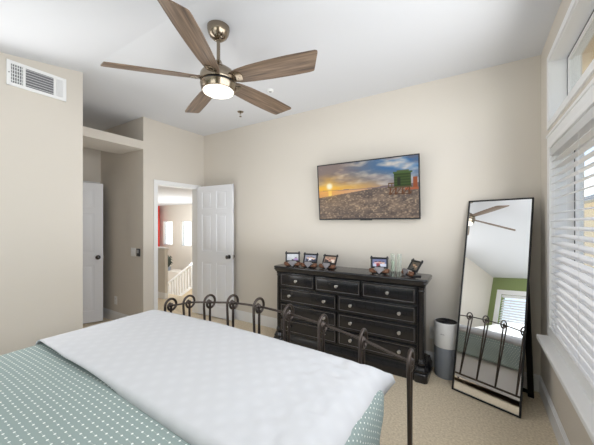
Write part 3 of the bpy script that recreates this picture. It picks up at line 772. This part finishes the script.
def make_frame(label, loc, rz, lean):
    rt = thing('picture_frame', label, 'picture frame', loc, rz, 'baseball picture frames on the dresser')
    T = Matrix.Translation((0, 0, 0.052)) @ Matrix.Rotation(R(-lean), 4, 'X')
    f = MB(); r = 0.0095; W2_, H2 = FW/2, FH
    f.tube([(-W2_, 0, -0.012), (-W2_, 0, H2+0.008)], r, 10); f.tube([(W2_, 0, -0.012), (W2_, 0, H2+0.008)], r, 10)
    f.tube([(-W2_-0.012, 0, H2-0.003), (W2_+0.012, 0, H2-0.003)], [r*1.1, r*0.9], 10); f.tube([(-W2_, 0, 0.003), (W2_, 0, 0.003)], r, 10)
    for sx_ in (-1, 1): f.sphere((sx_*W2_, 0, H2+0.010), 0.0095, sub=2)
    f.box(-W2_, W2_, 0.002, 0.006, 0, H2)
    fo = f.build('frame', M['dark'], rt); fo.matrix_local = T
    pm_ = picture(30, 22, -W2_+0.008, W2_-0.008, 0.010, H2-0.010, -0.0005, photos[make_frame.i]); make_frame.i += 1
    pm_.materials.append(M['print'])
    po = bpy.data.objects.new('photo_print', pm_); COL.objects.link(po); po.parent = rt; po.matrix_local = T
    MB().box(-0.07, 0.07, -0.03, 0.05, 0.0, 0.012, 0.004).box(-0.012, 0.012, 0.0, 0.03, 0.01, 0.075, 0.004).build('stand', M['dark'], rt)
    for sx_ in (-1, 1):
        g_ = MB()
        g_.sphere((sx_*0.066, -0.030, 0.026), 0.030, (1.0, 0.72, 0.70), 2)
        for q in range(4): g_.sphere((sx_*(0.090-0.010*q), -0.022-0.006*q, 0.040+0.004*(q % 2)), 0.012, (0.9, 0.8, 1.4), 1)
        g_.sphere((sx_*0.040, -0.040, 0.022), 0.013, (1.4, 0.7, 0.9), 1)
        for v in g_.bm.verts: v.co.y -= 0.022; v.co.z = max(0.0, v.co.z*0.92)
        g_.build('baseball_glove', M['brown'], rt, angle=80)
    p = MB().prism([(-0.042, 0.060), (0.042, 0.060), (0.042, 0.040), (0.0, -0.008), (-0.042, 0.040)], 'y', -0.084, -0.074, 0.0015, mtx=Matrix.Rotation(R(-12), 4, 'X'))
    zmin = min(v.co.z for v in p.bm.verts)
    for v in p.bm.verts: v.co.z -= zmin
    p.build('home_plate', M['plate'], rt)
    return rt
make_frame.i = 0
ZT = 0.9105
make_frame('leftmost black photo frame on the dresser, with a pale bright photo', (-1.822, 2.82, ZT), R(28), 8)
make_frame('second black photo frame from the left on the dresser, showing three people', (-1.600, 2.84, ZT), R(10), 22)
make_frame('third black photo frame from the left, showing a warm brown group photo', (-1.372, 2.86, ZT), R(0), 32)
make_frame('black photo frame just left of the two tall glasses', (-0.818, 2.865, ZT), R(14), 7)
make_frame('rightmost black photo frame, angled and leaning back right of the two glasses', (-0.510, 2.880, ZT), R(-50), 31)
for i, (x, y, lb) in enumerate(((-0.718, 2.995, 'left tall glass cylinder with pale green candle on the dresser'), (-0.656, 3.005, 'right tall clear glass cylinder on the dresser'))):
    gl = thing('glass_cylinder', lb, 'glass', (x, y, ZT), 0, 'tall glass cylinders on the dresser')
    r = 0.021
    MB().lathe([(0, 0.0), (r, 0.0), (r, 0.185), (r-0.002, 0.186), (r-0.003, 0.182), (r-0.003, 0.010), (0, 0.010)], seg=24).build('glass_wall', M['clear'], gl)
    if i == 0: MB().lathe([(0, 0.0102), (r-0.0055, 0.0102), (r-0.0055, 0.11), (0.003, 0.112), (0.0012, 0.12), (0, 0.12)], seg=20).build('candle', M['wax'], gl)

# ------------------------------------------------------------------ television
tv = thing('television', 'wall mounted flat television showing a beach sunset with a lifeguard tower', 'television', (-1.018, 3.0, 1.765))
TW, TH = 1.115, 0.638
TT = Matrix.Rotation(R(5.6), 4, 'X')
b = MB()
for a in ((-TW/2, TW/2, TH/2-0.011, TH/2), (-TW/2, TW/2, -TH/2, -TH/2+0.016)): b.box(a[0], a[1], -0.008, 0.020, a[2], a[3], 0.002, 1)
for a in ((-TW/2, -TW/2+0.011), (TW/2-0.011, TW/2)): b.box(a[0], a[1], -0.008, 0.020, -TH/2, TH/2, 0.002, 1)
b.build('bezel', M['dark'], tv).matrix_local = TT
MB().box(-TW/2+0.005, TW/2-0.005, 0.0, 0.03, -TH/2+0.005, TH/2-0.005, 0.004).box(-0.35, 0.35, 0.02, 0.045, -0.22, 0.12, 0.008).build('back_shell', M['dark'], tv).matrix_local = TT
MB().box(-0.055, 0.075, -0.006, 0.012, -TH/2-0.007, -TH/2+0.002, 0.002).build('sensor_bar', M['dark'], tv).matrix_local = TT
MB().box(-0.22, 0.22, 0.088, 0.099, -0.12, 0.16).box(-0.18, -0.14, 0.03, 0.09, -0.1, 0.14).box(0.14, 0.18, 0.03, 0.09, -0.1, 0.14).build('wall_bracket', M['dark'], tv)
def beach(u, v):
    hz = 0.525 - 0.015*u
    shore = 0.40 + 0.135*min(1, u/0.68)                       # water meets sand
    sun = math.hypot((u-0.125)*1.75, v-0.605)
    if v > hz:
        t = (v-hz)/(1-hz)
        low = mixc((240, 178, 84), (176, 146, 124), min(1, u*1.25))
        top = mixc((136, 122, 118), (54, 108, 164), min(1, max(0, (u-0.25)*1.7)))
        c = mixc(low, top, min(1, t*1.5))
        cl = fbm(u*5 - v*3 + 2, v*9 + u*2.5)
        c = mixc(c, mixc((226, 196, 156), (200, 200, 202), u), max(0, cl-0.44)*3.4)
        c = mixc(c, (112, 106, 116), max(0, fbm(u*4+9 - v*2, v*10)-0.47)*4.0*min(1, 0.3+t))
        c = mixc(c, (255, 196, 70), math.exp(-((v-0.575)/0.05)**2)*max(0, 1-u*1.6)*0.85)
        if v < hz+0.05*max(0, min(1, (u-0.5)*3)) + 0.012*vnoise(u*16, 2): c = (120, 106, 108)   # far hills
    elif v > shore:
        c = mixc((238, 170, 96), (214, 178, 152), u*1.6); c = mixc(c, (190, 140, 104), vnoise(u*8, v*90)*0.5)
        if abs(u-0.128) < 0.018: c = (255, 214, 120)
    else:
        c = mixc((158, 136, 116), (96, 86, 82), fbm(u*9, v*16)*1.3)
        c = mixc(c, (206, 180, 148), max(0, vnoise(u*70, v*60)-0.55)*1.7)
        c = mixc(c, (84, 72, 66), max(0, vnoise(u*52+5, v*48)-0.62)*1.6)
        c = mixc(c, (216, 168, 110), max(0, 0.35-abs(u-0.18))*1.0*max(0, v-0.1))
    c = mixc(c, (255, 196, 76), math.exp(-(sun/0.16)**2)*0.6); c = mixc(c, (255, 250, 214), math.exp(-(sun/0.06)**4))
    # lifeguard tower on the beach
    if 0.952 < u < 0.99 and 0.46 < v < 0.66: c = (150, 82, 52)
    if 0.88 < u < 1 and 0.46 < v < 0.50: c = (168, 96, 66)
    if 0.39 < v < 0.52 and 0.735 < u < 0.94:
        for lx in (0.75, 0.80, 0.862, 0.92):
            if abs(u-lx-0.02*(v-0.45)) < 0.008 or abs((u-lx)-(v-0.39)*0.42) < 0.005: c = (104, 68, 46)
        if abs(v-0.405) < 0.008: c = (90, 64, 48)
    if 0.725 < u < 0.945 and 0.50 < v < 0.522: c = (90, 78, 54)
    if 0.73 < u < 0.79 and (abs(v-0.58) < 0.008 or ((abs(u-0.737) < 0.004 or abs(u-0.765) < 0.004) and v < 0.585)) and v > 0.52: c = (104, 80, 56)
    if 0.785 < u < 0.935 and 0.522 < v < 0.735: c = (66, 84, 44) if int((v-0.53)*46) % 2 else (54, 70, 38)
    if 0.815 < u < 0.845 and 0.54 < v < 0.67: c = (44, 50, 36)
    if 0.775 < u < 0.95 and 0.735 < v < 0.768: c = (74, 96, 56)
    if 0.81 < u < 0.92 and 0.768 < v < 0.784: c = (88, 100, 70)
    return c
sm = picture(240, 138, -TW/2+0.010, TW/2-0.010, -TH/2+0.014, TH/2-0.010, -0.0015, beach)
sm.materials.append(M['screen'])
so = bpy.data.objects.new('screen', sm); COL.objects.link(so); so.parent = tv; so.matrix_local = TT

# ------------------------------------------------------------------ leaning floor mirror
th, ti, MW, MH = -0.3425, 0.2166, 0.4733, 1.6455
ax = Vector((math.cos(th), math.sin(th), 0)); nh = Vector((-math.sin(th), math.cos(th), 0))
upv = Vector((0, 0, math.cos(ti))) + nh*math.sin(ti)
bk = upv.cross(ax)
if bk.y < 0: bk = -bk
mr = thing('floor_mirror', 'tall black framed mirror leaning in the corner by the window', 'mirror', (-0.1705, 2.7525, 0.004))
mr.matrix_world = Matrix(((ax.x, bk.x, upv.x, -0.1705), (ax.y, bk.y, upv.y, 2.7525), (ax.z, bk.z, upv.z, 0.004), (0, 0, 0, 1)))
fw = 0.011
b = MB(); b.box(0, MW, -0.010, 0.010, 0, fw, 0.0015, 1); b.box(0, MW, -0.010, 0.010, MH-fw, MH, 0.0015, 1)
b.box(0, fw, -0.010, 0.010, 0, MH, 0.0015, 1); b.box(MW-fw, MW, -0.010, 0.010, 0, MH, 0.0015, 1)
b.build('mirror_frame', M['mirrorframe'], mr)
MB().box(fw-0.002, MW-fw+0.002, -0.002, 0.002, fw-0.002, MH-fw+0.002).build('mirror_glass', M['mirror'], mr)
MB().box(0.004, MW-0.004, 0.003, 0.008, 0.004, MH-0.004).build('backing_board', M['dark'], mr)
k = 0.375
def pt(x, kk): return Vector((x, kk*math.cos(ti), kk*math.sin(ti)))
s = MB()
ft = pt(0, k)
hz_ = 1.0; hp = Vector((0, 0.02, hz_))
dirv = (ft-hp).normalized()
def leg_bar(x0, x1):
    nrm = Vector((0, dirv.z, -dirv.y))
    bm_ = s.bm
    P = [hp, ft]
    vs8 = []
    for q in P:
        for xx in (x0, x1):
            for sg in (-0.006, 0.006): vs8.append(bm_.verts.new(Vector((xx, q.y, q.z)) + nrm*sg))
    for f in ((0, 1, 3, 2), (4, 6, 7, 5), (0, 4, 5, 1), (2, 3, 7, 6), (0, 2, 6, 4), (1, 5, 7, 3)): bm_.faces.new([vs8[i] for i in f])
leg_bar(0.15, 0.19); leg_bar(MW-0.045, MW-0.005)
cb = ft - dirv*0.04
s.box(0.17, MW-0.025, cb.y-0.006, cb.y+0.006, cb.z-0.014, cb.z+0.014)
s.box(0.15, MW-0.005, 0.010, 0.026, hz_-0.012, hz_+0.012)
bmesh.ops.recalc_face_normals(s.bm, faces=s.bm.faces[:])
s.build('easel_stand', M['mirrorframe'], mr, angle=20)

# ------------------------------------------------------------------ air purifier
ap = thing('air_purifier', 'round white and grey air purifier standing between dresser and mirror', 'air purifier', (-0.232, 2.985, 0))
MB().lathe([(0.0, 0.0), (0.096, 0.0), (0.1, 0.008), (0.1, 0.275), (0, 0.275)], seg=60, mod=lambda r, a, z: r*(1-0.006*(1+math.cos(48*a))) if 0.005 < z < 0.28 and r > 0.05 else r).build('filter_grille', M['grey'], ap)
MB().lathe([(0, 0.275), (0.101, 0.275), (0.102, 0.28), (0.102, 0.485), (0.100, 0.495), (0.094, 0.499), (0.092, 0.494), (0, 0.494)], seg=60).build('upper_body', M['plastic'], ap)
b = MB().lathe([(0.0, 0.486), (0.091, 0.486), (0.091, 0.497), (0.086, 0.499), (0, 0.498)], seg=48)
for i in range(7): b.tube([(0.012*(i+1)*math.cos(2*PI*j/36), 0.012*(i+1)*math.sin(2*PI*j/36), 0.4995) for j in range(36)], 0.0016, 5, True)
b.build('top_grille', M['dark'], ap)
b = MB()
for i in range(5):
    a = R(-112 + i*4.2); b.box(-0.0025, 0.0025, -0.0008, 0.0008, -0.003, 0.003 + (0.003 if i in (1, 3) else 0), mtx=Matrix.Translation((0.1022*math.cos(a), 0.1022*math.sin(a), 0.40)) @ Matrix.Rotation(a+PI/2, 4, 'Z'))
b.build('printed_mark', M['greymark'], ap)

# ------------------------------------------------------------------ bed
YFB = 1.4475
bed = thing('bed', 'bed with arched scrolled dark iron footboard', 'bed', (-1.2, 0.4, 0))
tops = [0.792, 0.848, 0.883, 0.913, 0.923, 0.914, 0.892, 0.855, 0.803]
xi = [-2.132 + 0.2335*i for i in range(9)]
RL = 0.051
for i in range(9):
    x, zt = xi[i], tops[i]
    end = i in (0, 8)
    r = 0.0095 if end else 0.0085
    b = MB(); cz = zt - RL - r
    pa = [(x, YFB-0.002, 0.10), (x, YFB-0.020, 0.35), (x, YFB-0.040, 0.62), (x, YFB-RL, cz-0.03)]
    if end: pa = [(x, YFB-0.012, 0.0)] + [(x, YFB-0.02, 0.10)] + [(x, YFB-0.028, 0.35)] + pa[2:]
    arc = [(x, YFB - RL*math.cos(t), cz + RL*math.sin(t)) for t in [PI*q/12 for q in range(0, 13)]]
    sp_ = []
    for q in range(1, 19):                       # curl back inwards to the scroll eye
        t = PI + q*PI*1.35/18; rr = RL*(1-q/18*0.62); ccz = cz - 0.002
        sp_.append((x, YFB + 0.006*q/18 - rr*math.cos(t), ccz + rr*math.sin(t)))
    b.tube(pa+arc+sp_, r, 10)
    b.sphere((x, YFB+0.004, cz-0.002), 0.017 if not end else 0.02, (0.8, 1, 1), 2)
    if end: pb = [(x, YFB+0.004, cz-0.012), (x, YFB-0.004, 0.5), (x, YFB-0.010, 0.0)]
    else: pb = [(x, YFB+0.004, cz-0.012), (x, YFB+0.003, 0.5), (x, YFB+0.001, 0.10)]
    b.tube(pb, r, 10)
    b.build('scrolled_post' if end else 'scrolled_bar', M['iron'], bed, world=True, angle=60)
rail = []
def zr(t):
    t = t*8; i = min(7, int(t)); f = t-i
    p0, p1, p2, p3 = [tops[max(0, min(8, i+q))] for q in (-1, 0, 1, 2)]
    return 0.5*(2*p1+(-p0+p2)*f+(2*p0-5*p1+4*p2-p3)*f*f+(-p0+3*p1-3*p2+p3)*f**3) - 0.062
MB().tube([(xi[0]+(xi[8]-xi[0])*q/48, YFB+0.004, zr(q/48)) for q in range(49)], 0.0072, 10).build('top_rail', M['iron'], bed, world=True, angle=60)
MB().tube([(xi[0], YFB, 0.105), (xi[8], YFB, 0.105)], 0.011, 12).build('bottom_rail', M['iron'], bed, world=True, angle=60)
for x in (-2.10, -0.40): MB().box(x-0.012, x+0.012, -0.66, YFB, 0.22, 0.27, 0.003).build('side_rail', M['iron'], bed, world=True)
MB().stack(-2.09, -0.41, -0.66, 1.33, [(0.0, 0.06, 0.05), (0.006, 0.2, 0.05), (0.0, 0.36, 0.05)]).build('bed_skirt', M['sheet'], bed, world=True)
MB().stack(-2.10, -0.43, -0.66, 1.31, [(-0.02, 0.362, 0.08), (0, 0.39, 0.09), (0, 0.60, 0.09), (-0.02, 0.635, 0.09)]).build('mattress', M['sheet'], bed, world=True)
for x in (-2.08, -0.42):
    for y in (-0.6, 0.4): MB().tube([(x, y, 0), (x, y, 0.23)], 0.014, 10).build('frame_leg', M['iron'], bed, world=True)

# duvet: rounded shell over the mattress, hanging at both sides and the foot
BX0, BX1, BY0, BY1 = -2.235, -0.345, -0.66, 1.372
BT = 0.690
def crown(x): 
    t = (x-(BX0+BX1)/2)/((BX1-BX0)/2); return 0.030*(1-min(1, t*t))
def duvet():
    bm_ = bmesh.new(); uvs = {}
    layers = []
    rc = 0.075
    for o in (-0.80, -0.6, -0.4, -0.25, -0.16): layers.append((o, BT, 0, 0.03))
    for q in range(0, 8):
        a = PI/2*q/7
        layers.append((-rc+rc*math.sin(a), BT-rc+rc*math.cos(a), rc*a, 0.10))
    for q in range(1, 9): layers.append((0.004*math.sin(q*0.8), BT-rc-0.30*q/8*0.82, rc*PI/2+0.3*q/8, 0.11))
    rings = []; segc = 10; nside = 60
    for li, (o, z, drop, cr) in enumerate(layers):
        X0, X1, Y0, Y1 = BX0-o, BX1+o, BY0-o, BY1+o
        cr = max(0.015, cr); ring = []
        def add(x, y, nx, ny):
            dd = drop
            amp = 0.010*max(0, drop-0.1)/0.3
            wv = amp*(math.sin(x*17+y*13)+0.6*math.sin(x*31-y*27))
            v = bm_.verts.new((x+nx*wv, y+min(0.0, ny*wv) if ny > 0 else y+ny*wv, z + crown(x)*(1 if z > 0.6 else 0) + 0.004*math.sin(x*7+1)*math.sin(y*6)*(z > 0.62)))
            uvs[v] = (x+nx*max(0, drop-0.02), y+ny*max(0, drop-0.02)); ring.append(v)
        sides = [((X1, Y0+cr), (X1, Y1-cr), (1, 0)), ((X1-cr, Y1), (X0+cr, Y1), (0, 1)), ((X0, Y1-cr), (X0, Y0+cr), (-1, 0)), ((X0+cr, Y0), (X1-cr, Y0), (0, -1))]
        cs = [((X1-cr, Y1-cr), 0), ((X0+cr, Y1-cr), PI/2), ((X0+cr, Y0+cr), PI), ((X1-cr, Y0+cr), 1.5*PI)]
        for (p, q_, nn), (cc, a0) in zip(sides, cs):
            for s_ in range(nside):
                f = s_/nside; add(p[0]+(q_[0]-p[0])*f, p[1]+(q_[1]-p[1])*f, *nn)
            for s_ in range(segc):
                a = a0 + PI/2*s_/segc; add(cc[0]+cr*math.cos(a), cc[1]+cr*math.sin(a), math.cos(a), math.sin(a))
        rings.append(ring)
    n = len(rings[0])
    bm_.faces.new(rings[0])
    for A, B in zip(rings[:-1], rings[1:]):
        for k_ in range(n): bm_.faces.new((A[k_], B[k_], B[(k_+1) % n], A[(k_+1) % n]))
    bmesh.ops.recalc_face_normals(bm_, faces=bm_.faces[:])
    lay = bm_.loops.layers.uv.new('fabric')
    for f in bm_.faces:
        for l in f.loops: l[lay].uv = uvs[l.vert]
    me = bpy.data.meshes.new('duvet'); bm_.to_mesh(me); bm_.free()
    for f in me.polygons: f.use_smooth = True
    me.materials.append(M['duvet'])
    o = bpy.data.objects.new('duvet', me); COL.objects.link(o)
    md = o.modifiers.new('thick', 'SOLIDIFY'); md.thickness = 0.012; md.offset = -1
    return tag(o, 'sage green duvet with rows of white tufts over the bed', 'duvet')
duvet()

# folded white coverlet across the foot of the bed
def coverlet():
    bm_ = bmesh.new(); nx_, ny_ = 150, 70
    X0, X1, Y0, Y1 = -2.335, -0.325, 0.588, 1.410
    H = 0.034; rr = 0.085
    g_ = []
    for j in range(ny_+1):
        row = []
        for i in range(nx_+1):
            x = X0+(X1-X0)*i/nx_; y = Y0+(Y1-Y0)*j/ny_
            y += (0.006*math.sin(x*3.1+0.6) + 0.03*max(0, min(1, (-1.75-x)/0.5)))*(1-j/ny_)
            # drape over the side and foot edges of the duvet
            px_, py_, drop = x, y, 0.0
            zx = 0.0
            for (lim, sg, ) in ((BX1-0.04, 1), (BX0+0.03, -1)):
                d = sg*(x-(lim-sg*rr))
                if d > 0:
                    a = min(d/rr, PI/2); px_ = lim-sg*rr+sg*(rr+H*0.7)*math.sin(a)
                    zx = max(zx, rr*(1-math.cos(a)) + max(0, d-rr*PI/2))
            d = y-(BY1-rr)
            zy = 0.0
            if d > 0:
                a = min(d/rr, PI/2); py_ = BY1-rr+(rr+0.004)*math.sin(a); zy = rr*(1-math.cos(a)) + max(0, d-rr*PI/2)
            z = BT + crown(px_) - max(zx, zy) - 0.35*min(zx, zy)
            # folded, rolled near edge
            e = (y-Y0)/0.022
            roll = math.sqrt(max(0, 1-(1-min(1, max(0, e)))**2))
            ex = min((X1-x), (x-X0), Y1-y)/0.010
            roll = min(roll, math.sqrt(max(0, 1-(1-min(1, max(0, ex)))**2))*0.75+0.25)
            wr = (fbm(x*5, y*5)-0.45)*0.010 + max(0, min(1, (x+0.95)/0.5))*max(0, min(1, (X1-x)/0.12))*(0.008-0.055*abs(fbm(x*11+3+y*4, y*9-x*3)-0.46))
            z += H*roll + wr*min(1, max(0, e))
            row.append(bm_.verts.new((px_, py_, z)))
        g_.append(row)
    # the pointed far right corner lifts clear of the bed
    for j in range(ny_+1):
        for i in range(nx_+1):
            u, v = i/nx_, j/ny_
            k_ = max(0, (u-0.92)/0.08)*max(0, (v-0.86)/0.14)
            g_[j][i].co += Vector((0.045, 0.0, 0.085))*k_**1.3
    for j in range(ny_):
        for i in range(nx_): bm_.faces.new((g_[j][i], g_[j][i+1], g_[j+1][i+1], g_[j+1][i]))
    me = bpy.data.meshes.new('coverlet'); bm_.to_mesh(me); bm_.free()
    for f in me.polygons: f.use_smooth = True
    me.materials.append(M['coverlet'])
    o = bpy.data.objects.new('coverlet', me); COL.objects.link(o)
    md = o.modifiers.new('thick', 'SOLIDIFY'); md.thickness = 0.006; md.offset = -1
    return tag(o, 'white quilted coverlet folded across the foot of the bed', 'coverlet')
coverlet()
